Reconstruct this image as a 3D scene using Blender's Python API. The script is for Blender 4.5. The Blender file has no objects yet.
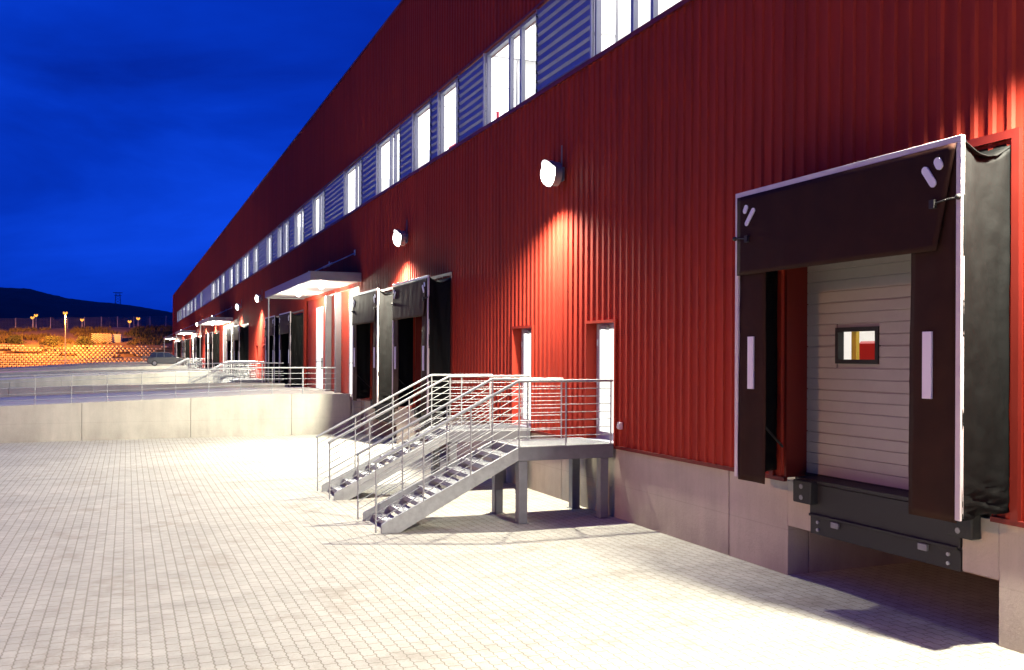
import bpy, math, random
from mathutils import Vector, Matrix, noise
R = math.radians
random.seed(7)
scene = bpy.context.scene
col = scene.collection

# ---------------------------------------------------------------- helpers
class MB:
    """collects shapes for ONE mesh"""
    def __init__(s): s.v = []; s.f = []; s.sm = []
    def add(s, vs, fs, smooth=False):
        n = len(s.v); s.v += [tuple(p) for p in vs]
        s.f += [tuple(i + n for i in f) for f in fs]; s.sm += [smooth] * len(fs)
    def box(s, x0, x1, y0, y1, z0, z1, bev=0.0):
        if x0 > x1: x0, x1 = x1, x0
        if y0 > y1: y0, y1 = y1, y0
        if z0 > z1: z0, z1 = z1, z0
        b = min(bev, (x1-x0)*.45, (y1-y0)*.45, (z1-z0)*.45)
        if b <= 0:
            s.add([(x0,y0,z0),(x1,y0,z0),(x1,y1,z0),(x0,y1,z0),(x0,y0,z1),(x1,y0,z1),(x1,y1,z1),(x0,y1,z1)],
                  [(0,3,2,1),(4,5,6,7),(0,1,5,4),(1,2,6,5),(2,3,7,6),(3,0,4,7)]); return
        # bevelled box: three inset faces per corner
        vs = []; idx = {}
        for i, x in enumerate((x0, x1)):
            for j, y in enumerate((y0, y1)):
                for k, z in enumerate((z0, z1)):
                    sx, sy, sz = (1, -1)[i], (1, -1)[j], (1, -1)[k]
                    idx[i,j,k] = len(vs)
                    vs += [(x, y+sy*b, z+sz*b), (x+sx*b, y, z+sz*b), (x+sx*b, y+sy*b, z)]
        q = lambda i,j,k,a: idx[i,j,k]+a
        fs = [(q(0,0,0,0),q(0,0,1,0),q(0,1,1,0),q(0,1,0,0)), (q(1,0,0,0),q(1,1,0,0),q(1,1,1,0),q(1,0,1,0)),
              (q(0,0,0,1),q(1,0,0,1),q(1,0,1,1),q(0,0,1,1)), (q(0,1,0,1),q(0,1,1,1),q(1,1,1,1),q(1,1,0,1)),
              (q(0,0,0,2),q(0,1,0,2),q(1,1,0,2),q(1,0,0,2)), (q(0,0,1,2),q(1,0,1,2),q(1,1,1,2),q(0,1,1,2))]
        for j in (0,1):
            for k in (0,1): fs.append((q(0,j,k,1),q(1,j,k,1),q(1,j,k,2),q(0,j,k,2)))
        for i in (0,1):
            for k in (0,1): fs.append((q(i,0,k,0),q(i,1,k,0),q(i,1,k,2),q(i,0,k,2)))
            for j in (0,1): fs.append((q(i,j,0,0),q(i,j,1,0),q(i,j,1,1),q(i,j,0,1)))
        for i in (0,1):
            for j in (0,1):
                for k in (0,1): fs.append((q(i,j,k,0),q(i,j,k,1),q(i,j,k,2)))
        s.add(vs, fs)
    def tube(s, pts, r, n=8, cap=True, r2=None):
        pts = [Vector(p) for p in pts]; m = len(pts); rings = []
        up = None
        for i, p in enumerate(pts):
            d = (pts[min(i+1,m-1)] - pts[max(i-1,0)]).normalized()
            a = Vector((0,0,1)) if abs(d.z) < .9 else Vector((1,0,0))
            u = d.cross(a).normalized(); w = d.cross(u)
            rr = r if r2 is None else r + (r2-r)*i/max(1,m-1)
            rings.append([p + (u*math.cos(2*math.pi*k/n) + w*math.sin(2*math.pi*k/n))*rr for k in range(n)])
        vs = [q for ring in rings for q in ring]
        fs = [(i*n+k, i*n+(k+1)%n, (i+1)*n+(k+1)%n, (i+1)*n+k) for i in range(m-1) for k in range(n)]
        s.add(vs, fs, True)
        if cap:
            s.add(rings[0], [tuple(range(n))]); s.add(rings[-1], [tuple(reversed(range(n)))])
    def prism(s, poly, axis, a, b):
        """poly: list of 2-D points; axis 0: (y,z) along x; 1: (x,z) along y; 2: (x,y) along z"""
        def P(p, t): return (t,p[0],p[1]) if axis == 0 else (p[0],t,p[1]) if axis == 1 else (p[0],p[1],t)
        n = len(poly)
        s.add([P(p,a) for p in poly] + [P(p,b) for p in poly],
              [tuple(range(n)), tuple(reversed(range(n,2*n)))] + [(i,(i+1)%n,n+(i+1)%n,n+i) for i in range(n)])
    def quad(s, a, b, c, d): s.add([a,b,c,d], [(0,1,2,3)])
    def grid(s, nu, nv, fn, smooth=True):
        vs = [fn(i/nu, j/nv) for i in range(nu+1) for j in range(nv+1)]
        s.add(vs, [(i*(nv+1)+j, (i+1)*(nv+1)+j, (i+1)*(nv+1)+j+1, i*(nv+1)+j+1) for i in range(nu) for j in range(nv)], smooth)
    def sphere(s, c, r, nu=16, nv=8, v0=0., v1=1.):
        s.grid(nu, nv, lambda u,v: (c[0]+r*math.sin(math.pi*(v0+(v1-v0)*v))*math.cos(2*math.pi*u),
                                    c[1]+r*math.sin(math.pi*(v0+(v1-v0)*v))*math.sin(2*math.pi*u),
                                    c[2]+r*math.cos(math.pi*(v0+(v1-v0)*v))))
    def build(s, name, mat, parent=None, loc=None, fix=True):
        me = bpy.data.meshes.new(name); me.from_pydata(s.v, [], s.f)
        me.polygons.foreach_set('use_smooth', s.sm)
        if fix:
            import bmesh
            bm = bmesh.new(); bm.from_mesh(me); bmesh.ops.recalc_face_normals(bm, faces=bm.faces); bm.to_mesh(me); bm.free()
        me.update()
        o = bpy.data.objects.new(name, me); col.objects.link(o); me.materials.append(mat)
        if parent: o.parent = parent
        if loc: o.location = loc
        return o

def tag(o, label=None, cat=None, group=None, kind=None):
    if label: o['label'] = label
    if cat: o['category'] = cat
    if group: o['group'] = group
    if kind: o['kind'] = kind
    return o
def empty(name, loc, label, cat, group=None):
    o = bpy.data.objects.new(name, None); col.objects.link(o); o.location = loc; o.empty_display_size = .2
    return tag(o, label, cat, group)
KIDS = {}
def copy_tree(o, loc, label=None):
    r = o.copy(); col.objects.link(r); r.location = loc
    if label: r['label'] = label
    for ch in list(o.children):
        c = ch.copy(); col.objects.link(c); c.parent = r
        for g in list(ch.children):
            d = g.copy(); col.objects.link(d); d.parent = c
    return r

# ---------------------------------------------------------------- materials
def mat(name, color, rough=.6, metal=0., spec=.5, var=0., vscale=3., bump=0., bscale=40., var2=0., coat=0.):
    m = bpy.data.materials.new(name); m.use_nodes = True
    nt = m.node_tree; N = nt.nodes; L = nt.links; b = N['Principled BSDF']
    b.inputs['Base Color'].default_value = (*color, 1); b.inputs['Roughness'].default_value = rough
    b.inputs['Metallic'].default_value = metal; b.inputs['Specular IOR Level'].default_value = spec
    if coat: b.inputs['Coat Weight'].default_value = coat; b.inputs['Coat Roughness'].default_value = .2
    if var or bump:
        g = N.new('ShaderNodeNewGeometry')
        if var:
            n = N.new('ShaderNodeTexNoise'); n.inputs['Scale'].default_value = vscale; n.inputs['Detail'].default_value = 6; n.inputs['Roughness'].default_value = .62
            L.new(g.outputs['Position'], n.inputs['Vector'])
            r = N.new('ShaderNodeMapRange'); r.inputs[1].default_value = .3; r.inputs[2].default_value = .7
            r.inputs[3].default_value = 1-var; r.inputs[4].default_value = 1+var; L.new(n.outputs[0], r.inputs[0])
            mx = N.new('ShaderNodeMix'); mx.data_type = 'RGBA'; mx.blend_type = 'MULTIPLY'; mx.inputs[0].default_value = 1
            mx.inputs[6].default_value = (*color, 1); L.new(r.outputs[0], mx.inputs[7]); L.new(mx.outputs[2], b.inputs['Base Color'])
            rr = N.new('ShaderNodeMapRange'); rr.inputs[3].default_value = max(.05, rough-.12); rr.inputs[4].default_value = min(1, rough+.12)
            L.new(n.outputs[0], rr.inputs[0]); L.new(rr.outputs[0], b.inputs['Roughness'])
        if bump:
            n2 = N.new('ShaderNodeTexNoise'); n2.inputs['Scale'].default_value = bscale; n2.inputs['Detail'].default_value = 4
            L.new(g.outputs['Position'], n2.inputs['Vector'])
            bp = N.new('ShaderNodeBump'); bp.inputs['Strength'].default_value = bump; bp.inputs['Distance'].default_value = .02
            L.new(n2.outputs[0], bp.inputs['Height']); L.new(bp.outputs[0], b.inputs['Normal'])
    return m
def emit(name, color, strength):
    m = bpy.data.materials.new(name); m.use_nodes = True; nt = m.node_tree; nt.nodes.clear()
    e = nt.nodes.new('ShaderNodeEmission'); e.inputs[0].default_value = (*color,1); e.inputs[1].default_value = strength
    o = nt.nodes.new('ShaderNodeOutputMaterial'); nt.links.new(e.outputs[0], o.inputs[0]); return m
def glass(name, tint=(1,1,1)):
    m = bpy.data.materials.new(name); m.use_nodes = True; nt = m.node_tree; nt.nodes.clear()
    t = nt.nodes.new('ShaderNodeBsdfTransparent'); t.inputs[0].default_value = (*tint,1)
    g = nt.nodes.new('ShaderNodeBsdfGlossy'); g.inputs['Roughness'].default_value = .02
    fr = nt.nodes.new('ShaderNodeFresnel'); fr.inputs[0].default_value = 1.45
    x = nt.nodes.new('ShaderNodeMixShader'); o = nt.nodes.new('ShaderNodeOutputMaterial')
    nt.links.new(fr.outputs[0], x.inputs[0]); nt.links.new(t.outputs[0], x.inputs[1]); nt.links.new(g.outputs[0], x.inputs[2])
    nt.links.new(x.outputs[0], o.inputs[0]); return m

def concrete_mat(name, color, streak=.16):
    """cast concrete: cloudy patches, vertical runs, formwork lift line, pores"""
    m = bpy.data.materials.new(name); m.use_nodes = True; nt = m.node_tree; N = nt.nodes; L = nt.links; b = N['Principled BSDF']
    b.inputs['Roughness'].default_value = .8; b.inputs['Specular IOR Level'].default_value = .3
    g = N.new('ShaderNodeNewGeometry')
    def noise_(scale, detail, stretch=None):
        n = N.new('ShaderNodeTexNoise'); n.inputs['Scale'].default_value = scale; n.inputs['Detail'].default_value = detail; n.inputs['Roughness'].default_value = .65
        if stretch:
            mp = N.new('ShaderNodeMapping'); mp.inputs['Scale'].default_value = stretch; L.new(g.outputs['Position'], mp.inputs[0]); L.new(mp.outputs[0], n.inputs['Vector'])
        else: L.new(g.outputs['Position'], n.inputs['Vector'])
        return n
    def rng(src, lo, hi, a, c):
        r = N.new('ShaderNodeMapRange'); r.inputs[1].default_value = lo; r.inputs[2].default_value = hi; r.inputs[3].default_value = a; r.inputs[4].default_value = c
        L.new(src, r.inputs[0]); return r.outputs[0]
    def mul(a, c):
        q = N.new('ShaderNodeMath'); q.operation = 'MULTIPLY'; L.new(a, q.inputs[0]); L.new(c, q.inputs[1]); return q.outputs[0]
    a = rng(noise_(.9, 6).outputs[0], .3, .7, 1-.14, 1+.1)
    c = rng(noise_(2.2, 5, (1,1,.12)).outputs[0], .35, .75, 1.05, 1-streak)
    d = rng(noise_(38, 3).outputs[0], .55, .8, 1., .86)
    sp = N.new('ShaderNodeSeparateXYZ'); L.new(g.outputs['Position'], sp.inputs[0])
    def M(op, a_, c_=0.):
        q = N.new('ShaderNodeMath'); q.operation = op
        for i, w_ in enumerate((a_, c_)):
            if isinstance(w_, (int, float)): q.inputs[i].default_value = w_
            else: L.new(w_, q.inputs[i])
        return q.outputs[0]
    lift = M('ADD', M('MULTIPLY', M('GREATER_THAN', M('ABSOLUTE', M('SUBTRACT', sp.outputs['Z'], .56)), .007), .10), .90)
    pour = M('FLOOR', M('ADD', M('MULTIPLY', sp.outputs['X'], .62), M('MULTIPLY', sp.outputs['Y'], .373)), 0.)
    wn = N.new('ShaderNodeTexWhiteNoise'); wn.noise_dimensions = '1D'; L.new(pour, wn.inputs['W'])
    damp = rng(noise_(1.6, 5, (1,1,.5)).outputs[0], .35, .65, .0, .22)
    foot = M('SUBTRACT', 1., M('MULTIPLY', damp, rng(sp.outputs['Z'], .04, .5, 1., 0.)))
    v = mul(mul(mul(a, c), d), M('MULTIPLY', M('MULTIPLY', lift, foot), M('ADD', M('MULTIPLY', wn.outputs['Value'], .05), .975)))
    mx = N.new('ShaderNodeMix'); mx.data_type = 'RGBA'; mx.blend_type = 'MULTIPLY'; mx.inputs[0].default_value = 1
    mx.inputs[6].default_value = (*color,1); L.new(v, mx.inputs[7]); L.new(mx.outputs[2], b.inputs['Base Color'])
    bp = N.new('ShaderNodeBump'); bp.inputs['Strength'].default_value = .35; bp.inputs['Distance'].default_value = .01
    L.new(noise_(25, 5).outputs[0], bp.inputs['Height']); L.new(bp.outputs[0], b.inputs['Normal'])
    return m

def paver_mat(name):
    """interlocking concrete blocks, rows running along the building, wavy joints, dirt"""
    m = bpy.data.materials.new(name); m.use_nodes = True; nt = m.node_tree; N = nt.nodes; L = nt.links; b = N['Principled BSDF']
    b.inputs['Roughness'].default_value = .78; b.inputs['Specular IOR Level'].default_value = .35
    g = N.new('ShaderNodeNewGeometry'); sp = N.new('ShaderNodeSeparateXYZ'); L.new(g.outputs['Position'], sp.inputs[0])
    def M(op, a, c=None):
        q = N.new('ShaderNodeMath'); q.operation = op
        for i, w in enumerate((a, c)):
            if w is None: continue
            if isinstance(w, (int, float)): q.inputs[i].default_value = w
            else: L.new(w, q.inputs[i])
        return q.outputs[0]
    # zigzag edge: triangle wave along the row
    tri = M('PINGPONG', sp.outputs['Y'], .055)
    xx = M('ADD', sp.outputs['X'], M('MULTIPLY', tri, .3))
    yy = M('ADD', sp.outputs['Y'], M('MULTIPLY', M('PINGPONG', sp.outputs['X'], .03), .3))
    cb = N.new('ShaderNodeCombineXYZ'); L.new(yy, cb.inputs[0]); L.new(xx, cb.inputs[1])
    br = N.new('ShaderNodeTexBrick'); L.new(cb.outputs[0], br.inputs['Vector'])
    br.inputs['Scale'].default_value = 1.; br.inputs['Brick Width'].default_value = .22; br.inputs['Row Height'].default_value = .125
    br.inputs['Mortar Size'].default_value = .006; br.inputs['Mortar Smooth'].default_value = .25; br.offset = .5
    br.inputs['Color1'].default_value = (.45,.43,.375,1); br.inputs['Color2'].default_value = (.415,.395,.345,1); br.inputs['Mortar'].default_value = (.235,.21,.165,1)
    def noise_(scale, detail, rough=.6):
        n = N.new('ShaderNodeTexNoise'); n.inputs['Scale'].default_value = scale; n.inputs['Detail'].default_value = detail; n.inputs['Roughness'].default_value = rough
        L.new(g.outputs['Position'], n.inputs['Vector']); return n.outputs[0]
    def rng(src, lo, hi, a, c):
        r = N.new('ShaderNodeMapRange'); r.inputs[1].default_value = lo; r.inputs[2].default_value = hi; r.inputs[3].default_value = a; r.inputs[4].default_value = c
        L.new(src, r.inputs[0]); return r.outputs[0]
    v = M('MULTIPLY', rng(noise_(.35, 7, .7), .3, .7, .82, 1.1), rng(noise_(3.2, 6, .7), .35, .75, 1.08, .82))
    v = M('MULTIPLY', v, rng(noise_(60, 3), .3, .7, .9, 1.08))
    mx = N.new('ShaderNodeMix'); mx.data_type = 'RGBA'; mx.blend_type = 'MULTIPLY'; mx.inputs[0].default_value = 1
    L.new(br.outputs['Color'], mx.inputs[6]); L.new(v, mx.inputs[7])
    mp = N.new('ShaderNodeMapping'); mp.inputs['Scale'].default_value = (.16,1.9,1); mp.inputs['Rotation'].default_value = (0,0,.10); L.new(g.outputs['Position'], mp.inputs[0])
    ty = N.new('ShaderNodeTexNoise'); ty.inputs['Scale'].default_value = 1.; ty.inputs['Detail'].default_value = 5; L.new(mp.outputs[0], ty.inputs['Vector'])
    v = M('MULTIPLY', v, rng(ty.outputs[0], .55, .72, 1., .80)); L.new(v, mx.inputs[7])
    st = N.new('ShaderNodeMix'); st.data_type = 'RGBA'; L.new(rng(noise_(.8, 8, .72), .54, .70, 0., .5), st.inputs[0])
    L.new(mx.outputs[2], st.inputs[6]); st.inputs[7].default_value = (.25,.205,.15,1); L.new(st.outputs[2], b.inputs['Base Color'])
    h = M('ADD', M('MULTIPLY', br.outputs['Fac'], -1.), M('MULTIPLY', noise_(45, 4), .35))
    bp = N.new('ShaderNodeBump'); bp.inputs['Strength'].default_value = .6; bp.inputs['Distance'].default_value = .012
    L.new(h, bp.inputs['Height']); L.new(bp.outputs[0], b.inputs['Normal'])
    return m

def clad_mat(name, color, rough, spec):
    m = mat(name, color, rough, spec=spec, var=.07, vscale=1.3); nt = m.node_tree; N = nt.nodes; L = nt.links; b = N['Principled BSDF']
    old = b.inputs['Base Color'].links[0].from_socket
    g = N.new('ShaderNodeNewGeometry'); sp = N.new('ShaderNodeSeparateXYZ'); L.new(g.outputs['Position'], sp.inputs[0])
    def M(op, a, c=None):
        q = N.new('ShaderNodeMath'); q.operation = op
        for i, w in enumerate((a, c)):
            if w is None: continue
            if isinstance(w, (int, float)): q.inputs[i].default_value = w
            else: L.new(w, q.inputs[i])
        return q.outputs[0]
    pan = M('FLOOR', M('DIVIDE', sp.outputs['Y'], 1.035))
    wn = N.new('ShaderNodeTexWhiteNoise'); wn.noise_dimensions = '1D'; L.new(pan, wn.inputs['W'])
    mp = N.new('ShaderNodeMapping'); mp.inputs['Scale'].default_value = (3,5,.22); L.new(g.outputs['Position'], mp.inputs[0])
    st = N.new('ShaderNodeTexNoise'); st.inputs['Scale'].default_value = 1.; st.inputs['Detail'].default_value = 6; L.new(mp.outputs[0], st.inputs['Vector'])
    r = N.new('ShaderNodeMapRange'); r.inputs[1].default_value = .4; r.inputs[2].default_value = .75; r.inputs[3].default_value = 1.06; r.inputs[4].default_value = .78; L.new(st.outputs[0], r.inputs[0])
    lap = M('GREATER_THAN', M('FRACT', M('DIVIDE', sp.outputs['Y'], 1.035)), .012)
    v = M('MULTIPLY', M('MULTIPLY', M('ADD', M('MULTIPLY', wn.outputs['Value'], .14), .93), r.outputs[0]), M('ADD', M('MULTIPLY', lap, .35), .65))
    mx = N.new('ShaderNodeMix'); mx.data_type = 'RGBA'; mx.blend_type = 'MULTIPLY'; mx.inputs[0].default_value = 1
    L.new(old, mx.inputs[6]); L.new(v, mx.inputs[7]); L.new(mx.outputs[2], b.inputs['Base Color'])
    return m
M_red   = clad_mat('red_coated_steel', (.31,.026,.012), .68, .2)
M_trim  = mat('red_flashing', (.13,.012,.008), .45, var=.06, spec=.3)
M_redflat = mat('red_flat_panel', (.38,.035,.014), .45, var=.05, spec=.3)
M_conc  = concrete_mat('cast_concrete', (.46,.40,.32))
M_ramp  = concrete_mat('ramp_concrete', (.44,.42,.36))
M_deckc = concrete_mat('ramp_paving', (.58,.55,.47), .05)
M_pave  = paver_mat('yard_pavers')
M_galv  = mat('galvanised_steel', (.37,.38,.38), .5, .25, var=.16, vscale=9, bump=.08)
M_post  = mat('painted_grey_steel', (.20,.20,.22), .5, .3, var=.12, vscale=6)
M_fab   = mat('black_pvc_fabric', (.006,.006,.006), .65, spec=.12, var=.2, vscale=6, bump=.25, bscale=9)
M_flap  = mat('black_rubber_curtain', (.026,.011,.008), .62, spec=.07, var=.2, vscale=3, bump=.15, bscale=5)
M_strip = mat('white_edge_profile', (.60,.53,.53), .45, var=.05)
M_mark  = mat('white_marking', (.78,.76,.78), .5)
M_alu   = mat('aluminium', (.50,.50,.56), .4, .3, var=.06)
M_winf  = mat('window_frame_grey', (.30,.31,.42), .4, .2)
M_louv  = mat('louvre_blue_grey', (.20,.22,.40), .45, .1, var=.06)
M_dark  = mat('dark_steel', (.012,.0105,.010), .6, .0, var=.2, vscale=8)
M_rub   = mat('black_rubber', (.014,.014,.014), .7, bump=.2)
M_door  = mat('sectional_door_grey', (.31,.285,.265), .42, var=.05, vscale=5)
M_white = mat('interior_white', (.82,.82,.80), .8)
M_rpipe = mat('red_pipe', (.6,.03,.03), .4)
M_yel   = mat('yellow_post', (.7,.45,.03), .5)
M_glass = glass('window_glass')
M_can   = mat('canopy_grey_steel', (.24,.23,.24), .45, .2, var=.1)
M_canw  = mat('canopy_soffit', (.8,.79,.76), .5, var=.05)
M_lens  = emit('lamp_lens', (1.,.97,.9), 14.)
M_tube  = emit('office_light_tube', (1.,.98,.93), 3.4)
M_dpane = emit('lit_door_glass', (1.,.98,.90), 1.7)
M_sodl  = emit('sodium_lens', (1.,.40,.06), 2.1)
M_roof  = mat('roof_sheet', (.2,.2,.2), .6)

# ---------------------------------------------------------------- setting: ground, hills, bank
FLOOR = 1.25; CT = 1.18; TOPZ = 13.24; TEND = 180.3; T0 = -60.
mb = MB(); mb.quad((-3500,-300,-.06),(3500,-300,-.06),(3500,5000,-.06),(-3500,5000,-.06))
tag(mb.build('ground', mat('dark_meadow', (.035,.04,.02), .95, var=.4, vscale=.05)), kind='structure')
mb = MB(); mb.quad((-75,-60,0),(2.6,-60,0),(2.6,186,0),(-75,186,0))
tag(mb.build('yard_pavement', M_pave), kind='structure')

def ridge(x):
    pts = [(-900,70),(-420,90),(-173,93),(-130,92),(-84,80),(-44,76),(-4,72.5),(51,63),(140,52),(400,30),(900,20)]
    for (a,za),(b,zb) in zip(pts, pts[1:]):
        if a <= x <= b: return za+(zb-za)*(x-a)/(b-a)
    return 20
def hillp(u, v):
    x = -900+1800*u; s = v
    z = ridge(x)
    y = 900 + 1000*s
    prof = math.sin(min(1., s/.6)*math.pi/2) if s < .6 else math.cos((s-.6)/.4*math.pi/2)
    n = noise.fractal(Vector((x*.012, y*.006, 3)), 1., 2., 5)
    t = noise.noise(Vector((x*.25, y*.05, 7)))*1.2 + noise.noise(Vector((x*.7, y*.1, 2)))*.7
    return (x, y, max(-1, z*prof + n*6*prof*(1-prof)*2 + (t if .1 < s < .95 else 0)))
mb = MB(); mb.grid(420, 40, hillp)
tag(mb.build('hills', mat('forest_hill', (.018,.024,.018), .95, var=.5, vscale=.03, bump=1., bscale=.15)), kind='structure')

def crest(x): return 7.3 + (x+30)*.035
def bankp(u, v):
    x = -120+230*u
    pr = [(186.2,-.05),(188.6,.05),(191.4,4.2),(194.,4.9),(206,1.),(240,1.05),(420,1.2)]
    k = v*(len(pr)-1); i = min(int(k), len(pr)-2); f = k-i
    y = pr[i][0]+(pr[i+1][0]-pr[i][0])*f
    zc = crest(max(-60,min(40,x)))
    zz = [-.05,.05,4.2,4.9,zc,zc*1.02,zc*.9]
    z = zz[i]+(zz[i+1]-zz[i])*f
    if v > .4: z += noise.fractal(Vector((x*.15,y*.15,0)),1.,2.,4)*.35
    return (x,y,z)
mb = MB(); mb.grid(230, 36, bankp)
M_bank = mat('scrubby_earth', (.15,.10,.045), .95, var=.5, vscale=.35, bump=1., bscale=2.)
tag(mb.build('bank', M_bank), kind='structure')

# honeycomb planter-block wall at the foot of the bank
def scallop(mb, cx, y, z, w, h):
    n = 6; vs = []; d = .34
    for k in range(n+1):
        a = math.pi*k/n
        ox, oy = -math.cos(a)*w*.5, -math.sin(a)*d
        ix, iy = -math.cos(a)*w*.36, -math.sin(a)*d*.62
        vs += [(cx+ox,y+oy,z),(cx+ox,y+oy,z+h),(cx+ix,y+iy,z+h),(cx+ix,y+iy,z+.05)]
    fs = []
    for k in range(n):
        a, b = 4*k, 4*k+4
        fs += [(a,b,b+1,a+1),(a+1,b+1,b+2,a+2),(a+2,b+2,b+3,a+3)]
    mb.add(vs, fs)
mb = MB()
for row in range(11):
    xr = -46; off = .36 if row % 2 else 0
    while xr < 2:
        keep = True
        if row > 7 and noise.noise(Vector((xr*.12, row*.3, 5))) > .0: keep = False
        if row > 4 and noise.noise(Vector((xr*.2, row*.5, 9))) > .28: keep = False
        z = .02+row*.40
        y = 188.3+row*.27
        if keep: scallop(mb, xr+off, y, z, .58, .27)
        xr += .72
for row in range(15):
    for k in range(7): scallop(mb, -13.6+k*.5+(.25 if row % 2 else 0), 193.2+row*.03, 3.9+row*.18*1., .46, .14)
wl = mb.build('planter_block_wall', mat('precast_block', (.46,.40,.30), .9, var=.2, vscale=1.))
tag(wl, 'honeycomb wall of hollow concrete planter blocks at the foot of the bank', 'retaining wall')
mb = MB()
mb.box(-10.2,-8.5,193.6,195.6,3.8,6.5,.25)
tag(mb.build('concrete_wall', M_ramp), 'pale smooth concrete wall end set in the orange-lit bank', 'wall')

# grasses and scrub
def grass_patch():
    mb = MB(); rnd = random.Random(3)
    for i in range(5200):
        x = rnd.uniform(-48, 8); y = rnd.uniform(192.5, 206)
        if noise.noise(Vector((x*.18, y*.18, 1))) < -.12: continue
        zc = crest(x); z = 4.9+(zc-4.9)*max(0,(y-194)/12) if y > 194 else 4.2+(y-191.4)*.27
        for b in range(3):
            a = rnd.uniform(0, 6.28); hgt = rnd.uniform(.25,.75); w = rnd.uniform(.08,.2); dx, dy = math.cos(a)*w, math.sin(a)*w
            lx, ly = rnd.uniform(-.3,.3), rnd.uniform(-.3,.3)
            mb.add([(x-dx,y-dy,z-.1),(x+dx,y+dy,z-.1),(x+lx,y+ly,z+hgt)], [(0,1,2)])
    return mb
tag(grass_patch().build('scrub_grass', mat('dry_grass', (.11,.09,.03), .9, var=.5, vscale=.4), fix=False), kind='stuff')
def shrub(name, x, y, z, r, h, label, seed):
    e = empty(name, (x,y,z), label, 'shrub', 'shrubs on the lit bank')
    rnd = random.Random(seed); mb = MB()
    for i in range(1300):
        a = rnd.uniform(0,6.28); t = rnd.random(); rr = r*math.sqrt(rnd.random())*(1-.55*t)*(1+.45*noise.noise(Vector((math.cos(a)*1.5,math.sin(a)*1.5,t*3+seed))))
        p = Vector((math.cos(a)*rr, math.sin(a)*rr, t*h)); s = rnd.uniform(.06,.14)
        d1 = Vector((rnd.uniform(-1,1),rnd.uniform(-1,1),rnd.uniform(-1,1))).normalized()*s
        d2 = Vector((rnd.uniform(-1,1),rnd.uniform(-1,1),rnd.uniform(-1,1))).normalized()*s
        mb.add([p-d1,p+d2,p+d1,p-d2],[(0,1,2,3)])
    mb.build('foliage', M_leaf, e, fix=False)
    mb = MB()
    for k in range(6):
        a = k*1.05; mb.tube([(0,0,-.3),(math.cos(a)*r*.3,math.sin(a)*r*.3,h*.4),(math.cos(a)*r*.6,math.sin(a)*r*.6,h*.8)], .04, 5, r2=.012)
    mb.build('stem', M_bark, e)
M_leaf = mat('shrub_leaf', (.055,.07,.02), .8, var=.4, vscale=1.5)
M_bark = mat('bark', (.06,.045,.03), .9)
shrub('shrub', -20.3, 191.4, 3.3, 2.6, 2.6, 'broad green bush spilling over the block wall beside the tall street lamp', 1)
shrub('shrub', -15.2, 192.2, 3.0, 2.2, 3.0, 'largest green bush, between the street lamp and the pale concrete wall end', 2)
shrub('shrub', -26.5, 193.2, 4.4, 2.0, 1.6, 'low olive bush near the left picture edge on the bank', 4)
shrub('shrub', -5.4, 197.5, 5.3, 3.4, 2.6, 'dark bush below the fence at the right end of the bank', 6)

# boundary fence along the crest
fe = empty('boundary_fence', (-20,206.5,0), 'long see-through wire fence on metal posts along the crest of the bank', 'fence')
M_fence = mat('fence_wire', (.34,.36,.40), .6, .2)
mbw = MB()
xs = [-46+3.05*i for i in range(20)]
for x in xs:
    z = crest(max(-60,min(40,x)))
    mp = MB(); mp.tube([(x+20,0,z-.3),(x+20,0,z+2.3)], .055, 6); mp.build('post', M_fence, fe)
for x0, x1 in zip(xs, xs[1:]):
    z0, z1 = crest(x0), crest(x1)
    for k in range(9):
        h = .1+k*.26; mbw.tube([(x0+20,0,z0+h),(x1+20,0,z1+h)], .005, 4, cap=False)
    for k in range(12):
        f = k/12; x = x0+(x1-x0)*f; z = z0+(z1-z0)*f; mbw.tube([(x+20,0,z+.1),(x+20,0,z+2.2)], .004, 4, cap=False)
mbw.build('wire_mesh', M_fence, fe)

# lattice pylon on the ridge
py = empty('electricity_pylon', (-20.5,1500,70), 'small dark lattice pylon silhouetted on the hill ridge', 'pylon')
mp = MB(); 
for sx in (-1,1):
    for sy in (-1,1): mp.tube([(sx*4.6,sy*4.6,-4),(sx*2.6,sy*2.6,23)], .38, 5)
for k in range(6):
    z0 = k*3.9; w0 = 4.3-z0*.075; w1 = 4.3-(z0+3.9)*.075
    for sx in (-1,1):
        mp.tube([(sx*w0,-w0,z0),(-sx*w1,-w1,z0+3.9)], .16, 4); mp.tube([(-w0,sx*w0,z0),(-w1,-sx*w1,z0+3.9)], .16, 4)
mp.build('lattice_tower', M_dark, py)
mp = MB(); mp.box(-6.5,6.5,-.4,.4,22.4,23.2); mp.box(-5,5,-.4,.4,18.3,18.9); mp.build('cross_arm', M_dark, py)

# ---------------------------------------------------------------- lights helpers
def spot(name, loc, direction, power, color, size, blend=.25, radius=.14):
    l = bpy.data.lights.new(name, 'SPOT'); l.energy = power; l.color = color; l.spot_size = R(size); l.spot_blend = blend; l.shadow_soft_size = radius
    o = bpy.data.objects.new(name, l); col.objects.link(o); o.location = loc
    o.rotation_euler = Vector(direction).to_track_quat('-Z','Y').to_euler(); return o
def point(name, loc, power, color, radius):
    l = bpy.data.lights.new(name, 'POINT'); l.energy = power; l.color = color; l.shadow_soft_size = radius
    o = bpy.data.objects.new(name, l); col.objects.link(o); o.location = loc; return o

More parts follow.
